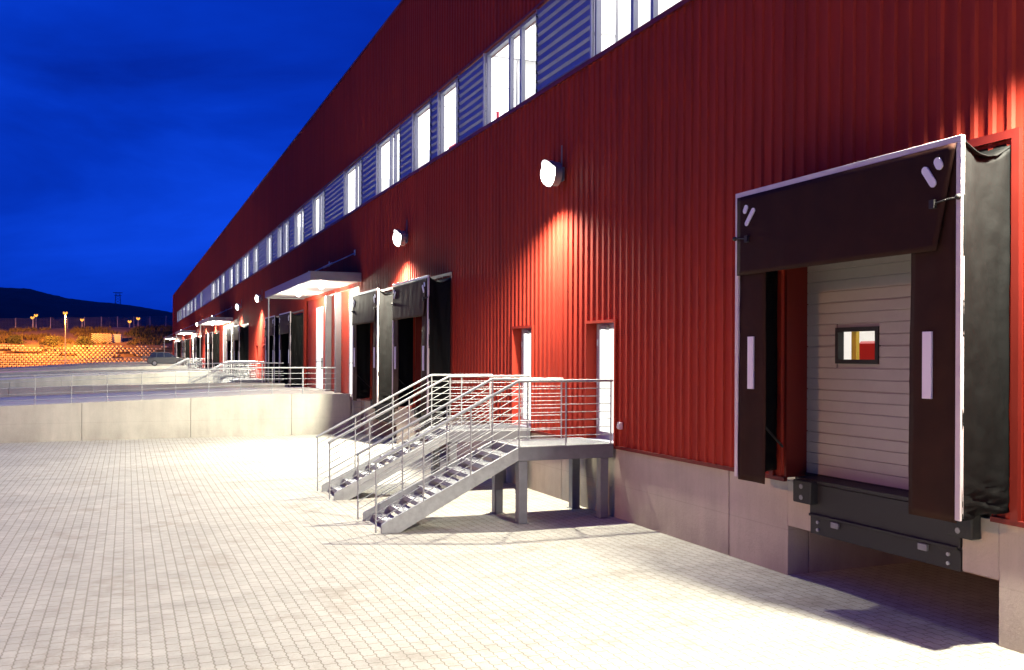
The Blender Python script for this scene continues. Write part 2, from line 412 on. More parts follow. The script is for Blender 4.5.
# street lamps with sodium heads
SOD = (1.,.31,.045)
def street_lamp(x, y, z, h, label, power, arms=1, grp='street lamps with orange light'):
    e = empty('street_lamp', (x,y,z), label, 'street lamp', grp)
    mb = MB(); mb.tube([(0,0,0),(0,0,1.2)], .13, 10); mb.tube([(0,0,1.2),(0,0,h)], .075, 10, r2=.045); mb.build('pole', M_galv, e)
    mb = MB(); mb.box(-.16,.16,-.75,.15,h,h+.14,.04); mb.build('lamp_head', M_can, e)
    mb = MB(); mb.sphere((0,-.35,h-.02), .36, 12, 6, .5, 1.); mb.sphere((0,-.35,h-.02), .36, 12, 3, .35, .5); mb.build('lamp_glass', M_sodl, e)
    if power < 0:
        l = spot('street_light', (0,-.35,h-.5), (0,0,-1), -power, (1.,.42,.14), 168 if y < 100 else 179, .12, .25); l.parent = e
    elif power:
        l = spot('street_light', (0,-.35,h-.45), (0,.45,-1), power, SOD, 150, .35, .2); l.parent = e
street_lamp(-17.9, 187.2, 0, 10.1, 'tall orange street lamp standing in front of the honeycomb block wall', 46000)
street_lamp(-37.5, 186.5, 0, 10.1, 'orange street lamp just outside the left picture edge at the bank', 46000)
street_lamp(-25.3, 213, crest(-25.3), 2.6, 'orange lamp behind the fence at far left, nearer of a close pair', 0)
street_lamp(-25.4, 222, crest(-25.3), 3.4, 'orange lamp behind the fence at far left, taller one of a close pair', 0)
street_lamp(-16.2, 213, crest(-16), 2.0, 'single small orange lamp behind the fence right of the tall street lamp', 0)
street_lamp(-7.15, 213, crest(-7), 1.5, 'orange lamp behind the fence under the pylon, lower of two', 0)
street_lamp(-5.5, 213, crest(-5.5), 2.1, 'orange lamp behind the fence beside the pylon, higher and nearest the building', 0)

street_lamp(-34, 4, 0, 10.1, 'orange street lamp at the yard edge beside the viewer, outside the picture', -15000)
street_lamp(-34, 135, 0, 10.1, 'orange street lamp at the yard edge left of the picture, by the third ramp', -15000)
# ---------------------------------------------------------------- the warehouse
wh = empty('warehouse', (0,0,0), 'long red ribbed steel warehouse with a band of lit windows and concrete base', 'warehouse')
P0 = 43.0
DOCKS = [6.35, 22.65, 27.78, 44.2, 49.3, 65.6, 70.7, 87.1, 92.2, 108.6, 113.7, 130.1, 135.2, 151.6, 156.7]
PDOORS = [(14.0,15.03),(17.5,18.5)]
PK = [0, 43.0, 86.0, 129.0]
BAYS = [33.0+P0*k for k in range(4)]
BW = 10.4
WB, WT = 7.96, 9.67
openings = []
for t in DOCKS: openings.append((t+.2, t+3.22, 0, 4.42))
for k in PK:
    for a, b in PDOORS: openings.append((a+k, b+k, 0, 3.28))
for t in BAYS: openings.append((t, t+BW, 0, 5.15))
openings.append((9.0, 164.5, WB, WT))

def clad():
    mb = MB(); pit = .207; d = .028
    prof = [(0,0),(.118,0),(.138,-d),(.187,-d)]
    pts = []
    n0 = int(T0/pit)-1; n1 = int(TEND/pit)+1
    for k in range(n0, n1):
        for (a, x) in prof:
            t = k*pit+a
            if T0 <= t <= TEND: pts.append((t, x))
    cuts = sorted({c for o in openings for c in o[:2]})
    out = []; ci = 0
    for (ta,xa),(tb,xb) in zip(pts, pts[1:]):
        out.append((ta,xa))
        for c in cuts:
            if ta+1e-6 < c < tb-1e-6: out.append((c, xa+(xb-xa)*(c-ta)/(tb-ta)))
    out.append(pts[-1])
    for (ta,xa),(tb,xb) in zip(out, out[1:]):
        tm = (ta+tb)/2; iv = [(CT, TOPZ)]
        for (oa,ob,za,zb) in openings:
            if oa < tm < ob:
                nv = []
                for (p,q) in iv:
                    if zb <= p or za >= q: nv.append((p,q)); continue
                    if za > p: nv.append((p,za))
                    if zb < q: nv.append((zb,q))
                iv = nv
        for p, q in iv: mb.quad((xa,ta,p),(xb,tb,p),(xb,tb,q),(xa,ta,q))
    return mb
clad().build('wall', M_red, wh)
# end walls, rear wall, roof, coping
mb = MB(); mb.box(.0,60,TEND,TEND+.1,0,TOPZ); mb.box(.0,60,T0-.1,T0,0,TOPZ); mb.box(60,60.1,T0,TEND,0,TOPZ); mb.build('rear_wall', M_red, wh)
mb = MB(); mb.box(.05,60,T0,TEND,12.7,12.85); mb.build('roof', M_roof, wh)
mb = MB(); mb.box(-.06,.25,T0-.1,TEND+.12,TOPZ,TOPZ+.07); mb.build('coping', M_trim, wh)
mb = MB(); mb.box(-.05,.02,TEND-.12,TEND+.12,CT,TOPZ-.002); mb.build('corner_flashing', M_trim, wh)
# concrete base with pits under the docks
def base():
    mb = MB(); G = .010
    pits = sorted((t+.14, t+3.2) for t in DOCKS)
    joints = [10.79+5.36*k for k in range(-13, 32)]
    def seg(a, b, z0, z1):
        js = [a]+[j for j in joints if a+.15 < j < b-.15]+[b]
        for p, q in zip(js, js[1:]): mb.box(.0,.32,p+(G if p in joints else 0),q-(G if q in joints else 0),z0,z1,.008)
    cur = T0
    for a, b in pits:
        seg(cur, a, -.1, CT-.004)
        mb.box(.0,.32,a,a+.42,.614,CT-.004,.006); mb.box(.0,.32,b-.43,b,.614,CT-.004,.006)
        mb.box(2.2,2.4,a-.2,b+.2,-.1,CT-.1)                      # pit back wall
        mb.box(.33,2.2,a-.25,a,-.1,CT-.1); mb.box(.33,2.2,b,b+.25,-.1,CT-.1)
        cur = b
    seg(cur, TEND, -.1, CT-.004)
    mb.box(.36,.6,T0,TEND,CT-.05,CT+.01)
    return mb
base().build('concrete_base', M_conc, wh)
# drip flashing along the foot of the cladding
cur = T0
def drip(a, b):
    mb = MB(); mb.box(-.045,.01,a,b,CT-.02,CT+.03); mb.build('drip_flashing', M_trim, wh)
for a, b in sorted([(t+.2,t+3.22) for t in DOCKS]+[(p+k,q+k) for k in PK for p,q in PDOORS]+[(t,t+BW) for t in BAYS]):
    drip(cur, a); cur = b
drip(cur, TEND-.13)
# flashing strips under and over the window band
mb = MB(); mb.box(-.055,.10,9.0,164.5,WB-.085,WB-.002); mb.build('window_sill', M_trim, wh)
mb = MB(); mb.box(-.045,.28,9.0,164.5,WT+.002,WT+.05); mb.build('window_lintel', M_trim, wh)

WIN = [(11.78,14.92,[12.95,13.58]),(17.37,20.36,[18.32,18.94]),(22.2,23.83,[22.49]),(24.5,26.24,[24.72]),(27.64,30.48,[28.45,28.97]),
       (32.63,35.52,[33.25,33.81]),(39.34,42.09,[40.2,40.8]),(44.4,46.96,[45.5]),(48.66,50.48,[49.6]),(50.93,52.62,[51.8]),(54.7,57.03,[55.8]),
       (60.7,63.23,[62.]),(65.4,69.57,[66.7,68.]),(71.51,74.27,[73.]),(76.03,78.82,[77.]),(82.6,85.78,[84.]),(87.71,90.77,[89.]),(91.83,96.35,[94.]),
       (108.27,111.31,[110.]),(117.93,121.54,[119.5]),(124.39,129.44,[127.]),(130.5,138.41,[133.,136.]),(140.84,147.31,[144.]),(150.07,163.82,[154.,159.])]
for a, b, ms in WIN:
    mb = MB(); w = .05
    mb.box(.03,.13,a,a+w,WB+.002,WT-.002); mb.box(.03,.13,b-w-.03,b,WB+.002,WT-.002)
    mb.box(.03,.13,a+w,b-w-.03,WB+.002,WB+w); mb.box(.03,.13,a+w,b-w-.03,WT-w-.03,WT-.002)
    for m_ in ms: mb.box(.035,.125,m_-.045,m_+.045,WB+w,WT-w-.03)
    f = mb.build('window', M_winf, wh)
    mb = MB(); mb.quad((.10,a+w,WB+w),(.10,a+w,WT-w-.03),(.10,b-w-.03,WT-w-.03),(.10,b-w-.03,WB+w)); mb.build('pane', M_glass, f, fix=False)
    mb = MB(); mb.box(-.03,.028,b,b+.06,WB,WT); mb.build('jamb_trim', M_alu, f)
# louvre panels fill the band between windows
edges = [9.0]+[e for a,b,_ in WIN for e in (a,b)]+[164.5]
for a, b in zip(edges[0::2], edges[1::2]):
    a2, b2 = a+.06 if a > 9.1 else a, b
    if b2-a2 < .1: continue
    mb = MB(); nb = 9; ph = (WT-WB-.01)/nb
    def outline(z0):
        return [(.02,z0+ph),(-.022,z0+.052),(-.022,z0+.044),(.02,z0)]
    for k in range(nb):
        z0 = WB+.005+k*ph
        o = outline(z0)
        for p, q in zip(o, o[1:]): mb.quad((p[0],a2,p[1]),(p[0],b2,p[1]),(q[0],b2,q[1]),(q[0],a2,q[1]))
        for y in (a2, b2): mb.add([(p[0],y,p[1]) for p in o], [(0,1,2,3)])
    mb.box(-.03,.03,b2-.014,b2-.001,WB+.002,WT-.002)
    nf = len(mb.f)
    for k in range(nb):
        z0 = WB+.005+k*ph
        mb.box(-.036,.03,b2-.045,b2-.016,z0+.02,z0+.085)
    lp = mb.build('louvre_panel', M_louv, wh, fix=False); lp.data.materials.append(M_dark)
    for pg in lp.data.polygons[nf:]: pg.material_index = 1
# lit offices behind the window band
mb = MB()
mb.quad((5,9,7.9),(5,164.5,7.9),(5,164.5,9.95),(5,9,9.95)); mb.quad((.3,9,9.95),(5,9,9.95),(5,164.5,9.95),(.3,164.5,9.95))
mb.quad((.3,9,7.9),(5,9,7.9),(5,164.5,7.9),(.3,164.5,7.9)); mb.quad((.3,9,7.9),(5,9,7.9),(5,9,9.95),(.3,9,9.95)); mb.quad((.3,164.5,7.9),(5,164.5,7.9),(5,164.5,9.95),(.3,164.5,9.95))
for t in (16.2,21.3,31.6,37.5,53.6,75.2,99.,115.): mb.box(1.2,4.99,t,t+.12,7.91,9.94)
mb.build('office_interior', M_white, wh, fix=False)
mb = MB(); t = 9.4
while t < 163:
    mb.box(.55,4.5,t,t+2.1,9.90,9.93)
    t += 2.4
mb.build('office_light', M_tube, wh)
mb = MB(); mb.tube([(2.2,12,9.2),(2.2,20.3,9.2)], .035, 6); mb.tube([(1.5,22.4,8.5),(1.5,23.5,8.5)], .04, 6); mb.tube([(1.5,23.4,8.5),(1.5,23.4,9.2)], .04, 6); mb.tube([(2,27,9.4),(2,29,9.4)], .035, 6)
mb.build('sprinkler_pipe', M_rpipe, wh)

# personnel doors (parts of the warehouse)
def pdoor(a, b):
    mb = MB(); x0, x1 = .16, .24
    mb.box(x0,x1,a,a+.06,FLOOR,3.28); mb.box(x0,x1,b-.10,b,FLOOR,3.28); mb.box(x0,x1,a+.06,b-.10,3.18,3.28); mb.box(x0,x1,a+.06,b-.10,FLOOR,FLOOR+.13)
    d = mb.build('door', M_alu, wh)
    mb = MB(); mb.box(.185,.215,a+.06,b-.10,FLOOR+.13,3.18); mb.build('pane', M_dpane, d)
    mb = MB(); mb.tube([(.16,a+.10,2.28),(.09,a+.10,2.28),(.09,a+.22,2.28)], .014, 6); mb.box(.14,.16,a+.02,a+.055,2.2,2.36); mb.build('handle', M_dark, d)
    mb = MB(); mb.box(.09,.16,b-.5,b-.22,3.19,3.25,.01); mb.tube([(.11,b-.3,3.19),(.08,b-.6,3.17)], .012, 6); mb.build('door_closer', M_can, d)
    mb = MB(); 
    for z in (1.55,2.25,2.95): mb.tube([(.145,b-.06,z-.06),(.145,b-.06,z+.06)], .015, 6)
    mb.build('hinge', M_alu, d)
    mb = MB(); mb.box(-.05,.25,b,b+.05,FLOOR-.05,3.28); mb.box(-.05,.25,a-.05,a,FLOOR-.05,3.28); mb.box(-.05,.25,a-.05,b+.05,3.282,3.33); mb.build('door_surround', M_red, wh)
    mb = MB(); mb.box(-.02,.26,a,b,FLOOR-.06,FLOOR); mb.build('threshold', M_alu, wh)
for k in PK:
    for a, b in PDOORS: pdoor(a+k, b+k)
mb = MB(); mb.box(-.09,-.034,13.70,13.80,1.50,1.62,.008); mb.box(-.105,-.09,13.72,13.78,1.52,1.58); 
sb = mb.build('socket_box', M_strip, None); tag(sb, 'small pale socket box on the red wall right of the nearer glazed door', 'socket')

# dock doors (sectional doors behind the shelters)
def dock_door(t):
    a, b = t+.2, t+3.22; X = .30
    # reveals in smooth red steel
    mb = MB(); mb.box(-.01,X+.05,b,b+.04,CT+.03,4.42); mb.box(-.01,X+.05,a-.04,a,CT+.03,4.42); mb.box(-.01,X+.05,a-.04,b+.04,4.422,4.46); mb.build('door_reveal', M_trim, wh)
    wa, wb, wz0, wz1 = t+2.04, t+2.64, 2.68, 3.01
    mb = MB(); z = FLOOR+.01; k = 0
    while z < 4.42:
        big = (k % 4 == 3); g = .012 if big else .005; z1 = min(4.42, z+.132)
        parts = [(a,b)] if (z1 < wz0-.05 or z > wz1+.05) else [(a,wa-.045),(wb+.045,b)]
        for p, q in parts: mb.box(X,X+.05,p,q,z,z1-g,.003)
        z = z1; k += 1
    mb.box(X+.02,X+.06,a,wa-.04,FLOOR,4.42); mb.box(X+.02,X+.06,wb+.04,b,FLOOR,4.42); mb.box(X+.021,X+.06,wa-.04,wb+.04,FLOOR,wz0-.04); mb.box(X+.021,X+.06,wa-.04,wb+.04,wz1+.04,4.42)
    d = mb.build('dock_door', M_door, wh)
    mb = MB(); mb.box(X-.02,X+.07,wa-.05,wa,wz0-.05,wz1+.05); mb.box(X-.02,X+.07,wb,wb+.05,wz0-.05,wz1+.05); mb.box(X-.02,X+.07,wa,wb,wz0-.05,wz0); mb.box(X-.02,X+.07,wa,wb,wz1,wz1+.05); mb.build('window_frame', M_rub, d)
    mb = MB(); mb.quad((X+.03,wa,wz0),(X+.03,wa,wz1),(X+.03,wb,wz1),(X+.03,wb,wz0)); mb.build('pane', M_glass, d, fix=False)
    mb = MB(); mb.box(X-.015,X+.03,a,b,FLOOR-.03,FLOOR+.012); mb.build('door_seal', M_rub, d)
for t in DOCKS[:5]: dock_door(t)
mb = MB()
for t in DOCKS[5:]: mb.box(.3,.36,t+.2,t+3.22,CT,4.42)
mb.build('dock_door', M_door, wh)
# lit hall right behind the first dock door
mb = MB(); t = 6.35
mb.quad((6,t-2,1.2),(6,t+8,1.2),(6,t+8,5.6),(6,t-2,5.6)); mb.quad((.45,t-2,5.6),(6,t-2,5.6),(6,t+8,5.6),(.45,t+8,5.6)); mb.quad((.45,t-2,1.2),(6,t-2,1.2),(6,t+8,1.2),(.45,t+8,1.2))
mb.quad((.45,t+8,1.2),(6,t+8,1.2),(6,t+8,5.6),(.45,t+8,5.6)); mb.quad((.45,t-2,1.2),(6,t-2,1.2),(6,t-2,5.6),(.45,t-2,5.6))
mb.build('hall_interior', M_white, wh, fix=False)
mb = MB(); mb.box(.8,5.4,t+0,t+7,5.4,5.45); mb.build('hall_light', M_tube, wh)
mb = MB(); mb.box(.52,.57,t+2.60,t+2.68,1.25,5); mb.build('yellow_post', M_yel, wh)
mb = MB(); mb.box(1.4,2.0,t+2.75,t+3.25,1.25,2.86,.03); mb.box(1.45,2.,t+3.25,t+3.6,1.25,2.92,.03); mb.build('red_cabinet', M_rpipe, wh)

# drive-in bays: smooth panels, lit glazed strips, guide posts
for t in BAYS:
    mb = MB(); mb.box(.015,.06,t,t+.6,CT,5.15); mb.box(.015,.06,t+1.6,t+6.6,CT,5.15); mb.box(.015,.06,t+8.2,t+BW,CT,5.15); mb.box(.015,.06,t+.6,t+1.6,4.75,5.15); mb.box(.015,.06,t+6.6,t+8.2,4.75,5.15)
    g = mb.build('bay_panel', M_redflat, wh)
    for a, b in ((t+.6,t+1.6),(t+6.6,t+8.2)):
        mb = MB(); mb.box(.0,.07,a,a+.06,CT,4.75); mb.box(.0,.07,b-.06,b,CT,4.75); mb.box(.0,.07,a+.06,b-.06,4.69,4.75); mb.box(.0,.07,a+.06,b-.06,CT,CT+.1); mb.box(.0,.07,a+.06,b-.06,2.4,2.44)
        d = mb.build('glazed_door', M_alu, wh)
        mb = MB(); mb.box(.03,.05,a+.06,b-.06,CT+.1,4.69); mb.build('pane', M_dpane, d)
        mb = MB(); mb.box(-.05,0,a+.1,a+.13,2.1,2.6); mb.build('handle', M_dark, d)
    for y in (t+3.1, t+5.): 
        mb = MB(); mb.box(-.22,.014,y-.09,y+.09,CT,5.1,.01); mb.build('guide_post', M_can, wh)

# ---------------------------------------------------------------- dock shelters
def wr(y, z, s=1.): return s*(.012*noise.noise(Vector((y*4,z*1.3,1)))+.006*noise.noise(Vector((y*11,z*7,4))))
def make_shelter():
    e = empty('dock_shelter', (0,0,1.23), '', 'dock shelter', 'dock shelters along the red wall')
    W, H, p = 3.42, 3.49, .63
    for side in (0, 1):
        u0 = 0 if side == 0 else W
        mb = MB()
        def fn(u, v):
            x = -p+.01+(p-.01)*u
            sag = .17*math.sin(math.pi*u)**.8 if 0 < u < 1 else 0
            zt = H-.01-sag; z = zt*v
            low = max(0, 1-z/.42)
            y = u0+(1 if side == 0 else -1)*(.035*math.sin(math.pi*u)+wr(x*3+side*9, z, 1.5)+.018*math.sin(z*2.1+u*5)*math.sin(math.pi*u)) + low*math.sin(math.pi*u)*(.05*math.sin(z*42+u*9))*(1 if side else -1)
            if low > 0: z += low*.05*u
            return (x, y, z)
        mb.grid(16, 60, fn); o = mb.build('side_cover', M_fab, e, fix=False)
        md = o.modifiers.new('thickness', 'SOLIDIFY'); md.thickness = .006
    mb = MB(); mb.grid(12, 30, lambda u,v: (-p+.01+(p-.01)*u, W*v, H-.012-.15*math.sin(math.pi*u)**.8+wr(u,v*3) if 0<u<1 else H-.012))
    o = mb.build('top_cover', M_fab, e, fix=False); md = o.modifiers.new('thickness','SOLIDIFY'); md.thickness = .006
    # pale edge profile
    mb = MB(); w = .062
    mb.box(-p-.012,-p+.03,0,w,0,H-w,.004); mb.box(-p-.012,-p+.03,W-w,W,0,H-w,.004); mb.box(-p-.012,-p+.03,0,W,H-w,H,.004)
    f = mb.build('edge_frame', M_strip, e)
    # steel carrier behind
    mb = MB(); mb.box(-p+.03,-p+.07,w,w+.04,.05,H-.08); mb.box(-p+.03,-p+.07,W-w-.04,W-w,.05,H-.08); mb.box(-p+.03,-p+.07,w,W-w,H-.13,H-.09)
    for y in (.12, W-.12): mb.tube([(-p+.05,y,2.75),(0,y,3.25)], .015, 6); mb.tube([(-p+.05,y,.9),(0,y,.35)], .015, 6)
    mb.build('carrier_frame', M_dark, e)
    # side flaps hang behind the head curtain
    for side in (0, 1):
        y0, y1 = (w, .62) if side == 0 else (W-.57, W-w)
        mb = MB(); mb.grid(8, 40, lambda u,v: (-p+.018+.01*math.sin(u*4+v*5)+wr(u*2+side*5, v*4), y0+(y1-y0)*u, -.03+(H-.1)*v))
        o = mb.build('side_flap', M_flap, e, fix=False); md = o.modifiers.new('thickness','SOLIDIFY'); md.thickness = .008
        a, b = (.33,.44) if side == 0 else (W-.38,W-.27)
        mb = MB(); mb.box(-p-.022,-p+.002,a,b,1.09,1.72,.003); s = mb.build('marker_strip', M_mark, o)
    # head curtain: sheet with a slanting slit at each side
    mb = MB()
    def hc(u, v):
        zt, zb = H-w, 2.47
        ya = .05+.21*(1-v) if True else 0; yb = W-.05-.03*(1-v)
        y = ya+(yb-ya)*u; z = zb+(zt-zb)*v
        return (-p-.012-.035*(1-v)**1.2*(.6+.4*math.sin(u*3.0))+wr(y, z, .3), y, z)
    mb.grid(40, 16, hc); o = mb.build('head_curtain', M_flap, e, fix=False); md = o.modifiers.new('thickness','SOLIDIFY'); md.thickness = .008
    mb = MB()
    def pill(c, d, L, wd):
        n = 6; pts = []; d = Vector(d).normalized(); nrm = Vector((-d.y, d.x))
        for k in range(n+1):
            a = -math.pi/2+math.pi*k/n; q = Vector(c)+d*(L/2-wd/2)+(d*math.cos(a)+nrm*math.sin(a))*wd/2; pts.append((q.x,q.y))
        for k in range(n+1):
            a = math.pi/2+math.pi*k/n; q = Vector(c)-d*(L/2-wd/2)+(d*math.cos(a)+nrm*math.sin(a))*wd/2; pts.append((q.x,q.y))
        xc = hc((c[0]-.15)/(W-.3), (c[1]-2.47)/(H-w-2.47))[0]; mb = MB(); mb.prism(pts, 0, xc-.022, xc+.004); mb.build('corner_marking', M_mark, o)
    pill((.355,3.165),(.58,.82),.24,.075); pill((.245,3.27),(.5,.87),.125,.08)   # near corner
    pill((W-.325,3.16),(-.66,.75),.25,.06); pill((W-.235,3.265),(-.5,.87),.11,.065)
    for y, s in ((.02,1),(W-.02,-1)):
        mb = MB(); mb.tube([(-p-.02,y,2.93),(-p-.05,y+s*.12,2.92),(-p-.05,y+s*.28,2.90)], .008, 6); mb.sphere((-p-.03,y,2.93), .028, 8, 6); mb.box(-p-.07,-p-.03,y+s*.24,y+s*.30,2.86,2.94)
        mb.build('tension_hook', M_dark, e)
    # flat red trim round the shelter on the wall
    mb = MB(); mb.box(-.048,-.001,-.10,-.02,-.03,H+.10); mb.box(-.048,-.001,W+.02,W+.10,-.03,H+.10); mb.box(-.048,-.001,-.02,W+.02,H+.02,H+.10); mb.build('wall_trim', M_trim, e)
    return e
LB = ['nearest and largest dock shelter, black curtains with white edge, open over a grey sectional door',
 'black dock shelter just beyond the twin steel stairs, glossy orange reflections on its head curtain',
 'black dock shelter between the one beyond the stairs and the canopied drive-in bay',
 'dock shelter on the far side of the nearest canopied bay, side cover catching lamp light',
 'second dock shelter beyond the nearest canopied bay',
 'first dock shelter past the second set of stairs, broad black side cover',
 'second dock shelter past the second set of stairs, directly before the second canopy',
 'first dock shelter beyond the second canopy, grey lit side cover',
 'second dock shelter beyond the second canopy',
 'first dock shelter in front of the third canopy',
 'second dock shelter in front of the third canopy, next to it',
 'first dock shelter beyond the third canopy',
 'second dock shelter beyond the third canopy',
 'last but one dock shelter before the far canopy at the building end',
 'last dock shelter before the far canopy at the building end']
sh = make_shelter()
for i, t in enumerate(DOCKS):
    if i == 0: sh.location = (0,t,1.23); sh['label'] = LB[0]
    else: copy_tree(sh, (0,t,1.23), LB[i])

def make_leveller():
    e = empty('dock_leveller', (0,0,.6), '', 'dock leveller', 'dock levellers below the dock doors')
    a, b = .57, 2.77
    mb = MB(); mb.box(-.03,.30,a-.26,b+.26,.60,.645,.004); mb.build('deck_plate', M_dark, e)
    mb = MB(); mb.box(-.02,.04,a,b,.235,.595,.006); mb.box(-.055,-.021,a+.02,b-.02,.215,.245,.004); mb.build('front_plate', M_dark, e)
    mb = MB(); mb.box(-.012,.06,a,b,.0,.21,.006); mb.build('lip', M_dark, e)
    mb = MB()
    for y in (a+.14, b-.14):
        for z in (.06,.15): mb.tube([(-.012,y,z),(-.03,y,z)], .02, 8)
    mb.build('bolt', M_galv, e)
    for y in (a+.45, b-.45): mb = MB(); mb.box(-.05,-.013,y-.06,y+.06,.13,.20,.006); mb.build('bracket', M_post, e)
    for y in (.33, 2.60+.03):
        mb = MB(); mb.box(-.13,-.002,y,y+.32,.36,.63,.012); q = mb.build('bumper', M_rub, e)
        mb = MB(); mb.tube([(-.14,y+.16,.43),(-.128,y+.16,.43)], .03, 8); mb.tube([(-.14,y+.16,.56),(-.128,y+.16,.56)], .03, 8); mb.build('bolt', M_post, q)
    return e
LL = ['nearest dark steel dock leveller with rubber bumpers above the deep open pit',
      'dark dock leveller behind the twin stairs under the second dock shelter',
      'dark dock leveller half hidden behind the farther stair rails, beside the ramp']
lv = make_leveller()
for i, t in enumerate(DOCKS[:3]):
    if i == 0: lv.location = (0,t,.6); lv['label'] = LL[0]
    else: copy_tree(lv, (0,t,.6), LL[i])

# ---------------------------------------------------------------- steel stairs with platforms
def make_stair():
    e = empty('steel_stair', (0,0,0), '', 'staircase', 'steel stairs to the glazed doors')
    Wd = 1.24; X0 = -1.78; X1 = -4.0; Zd = 1.235; zr = Zd+1.065
    # platform: edge beams and grating deck
    mb = MB(); mb.box(X0,-.06,0,.06,Zd-.22,Zd-.002,.004); mb.box(X0,-.06,Wd-.06,Wd,Zd-.22,Zd-.002,.004); mb.box(X0,X0+.06,.06,Wd-.06,Zd-.22,Zd-.002,.004); mb.box(-.12,-.06,.06,Wd-.06,Zd-.22,Zd-.002,.004)
    mb.build('platform_frame', M_post, e)
    mb = MB(); mb.box(X0+.005,-.05,.005,Wd-.005,Zd,Zd+.012); x = X0+.06
    while x < -.1: mb.box(x,x+.006,.03,Wd-.03,Zd+.0125,Zd+.018); x += .045
    mb.build('deck', M_galv, e)
    for x in (X0+.09, -.22):
        for y in (.085, Wd-.085):
            mb = MB(); mb.box(x-.075,x+.075,y-.075,y+.075,.012,Zd-.225,.006); mb.box(x-.10,x+.10,y-.10,y+.10,0.002,.012); mb.build('leg', M_post, e)
    # stringers
    sl = (Zd-0)/(X0-X1)
    for y in (0, Wd-.05):
        mb = MB(); poly = [(X0+.001,Zd-.005),(X0+.001,Zd-.21),(X1+.27,.0),(X1-.02,.0),(X1-.02,.13),(X1+.02,.155)]
        mb.prism(poly, 1, y, y+.05); 
        mb.build('stringer', M_galv, e)
    n = 8
    for k in range(n):
        z = Zd*(k+.75)/(n+.6); x = X1+.02+(z-.04)/sl*.98
        mb = MB()
        mb.box(x,x+.27,.052,Wd-.052,z-.03,z,.003)
        for q in range(7): mb.box(x+.02+q*.036,x+.026+q*.036,.06,Wd-.06,z+.0005,z+.006)
        mb.box(x,x+.012,.052,Wd-.052,z-.075,z-.031)
        mb.build('tread', M_galv, e)
    # railings
    def rail_side(y, x_end):
        mb = MB()
        xb = X1-.14; zb = zr-(X0-xb)*sl*.93
        mb.tube([(x_end,y,zr),(X0+.02,y,zr),(X0-.02,y,zr-.012),(xb,y,zb)], .023, 10)
        h = mb.build('handrail', M_galv, e)
        mb = MB(); xs_ = [X0+.02]
        m = 2; 
        for k in range(1, m+1): xs_.append(X0+.02+(x_end-.03-X0-.02)*k/m)
        for x in xs_: mb = MB(); mb.tube([(x,y,Zd-.12),(x,y,zr)], .014, 8); mb.build('baluster', M_galv, e)
        for f in (.335,.665,.985):
            x = X0-.02+(xb+.02-X0)*f; z = zr-(X0-x)*sl*.93
            mb = MB(); mb.tube([(x,y,max(.02,z-1.14)),(x,y,z)], .014, 8); mb.build('baluster', M_galv, e)
        mb = MB()
        for k in range(1, 8):
            d = k*.128
            mb.tube([(x_end-.02,y,zr-d),(X0,y,zr-d),(xb+.03,y,zb-d)], .0072, 6)
        mb.build('railing_bars', M_galv, e)
    rail_side(.02, -.07); rail_side(Wd-.02, -.42)
    return e
st = make_stair()
SL = ['nearest steel stair with platform, open treads and bar railings at the nearer glazed door',
      'steel stair behind the nearest one, leading to the farther glazed door of the pair',
      'stair of the second pair beyond the first ramp, nearer one', 'stair of the second pair beyond the first ramp, farther one',
      'stair of the third pair beyond the second canopy, nearer one', 'stair of the third pair beyond the second canopy, farther one']
i = 0
for k in PK[:3]:
    for t in (13.98, 17.50):
        if i == 0: st.location = (0,t,0); st['label'] = SL[0]
        else: copy_tree(st, (0,t+k,0), SL[i])
        i += 1

# ---------------------------------------------------------------- ramps, railings, canopies
def dz(x):   # deck height of a ramp
    if x > -3.5: return 1.26
    if x > -12: return 1.26-(-3.5-x)*.034
    return max(.02, 1.26-8.5*.034-(-12-x)*.062)
RX = [-.02,-3.5,-12.,-33.]
TW = 10.7
def make_ramp():
    e = empty('concrete_ramp', (0,0,0), '', 'ramp', 'concrete ramps up to the canopied bays')
    def wall(y0, y1, kerb, name, x_end, grow=0.):
        mb = MB(); xs_ = [x_end,-2.45,-5.68,-8.9,-12.,-15.3,-19,-23,-28,-33.]
        for a, b in zip(xs_, xs_[1:]):
            a2, b2 = a-.007, b+.007
            kz = lambda x: dz(x)+kerb+grow*min(11., max(0., -1-x))
            poly = [(a2,-.1),(a2,kz(a2))]
            if b2 < -3.5 < a2: poly.append((-3.5,kz(-3.5)))
            poly += [(b2,kz(b2)),(b2,-.1)]
            mb.prism(poly, 1, y0, y1)
        return mb.build(name, M_ramp, e)
    wall(0,.25,.11,'retaining_wall',-.45); wall(TW-.25,TW,.18,'kerb_wall',-1.09,.016)
    mb = MB()
    for a, b in zip(RX, RX[1:]): mb.prism([(a,dz(a)),(b,dz(b)),(b,-.1),(a,-.1)], 1, .26, TW-.26)
    mb.build('ramp_deck', M_deckc, e)
    return e
rp = make_ramp()
RL = ['nearest concrete ramp with a long pale retaining wall across the yard', 'second concrete ramp, beyond the nearest one',
      'third concrete ramp, with the parked car on it', 'farthest concrete ramp near the building end']
for i, k in enumerate(PK):
    if i == 0: rp.location = (0,32.3,0); rp['label'] = RL[0]
    else: copy_tree(rp, (0,32.3+k,0), RL[i])
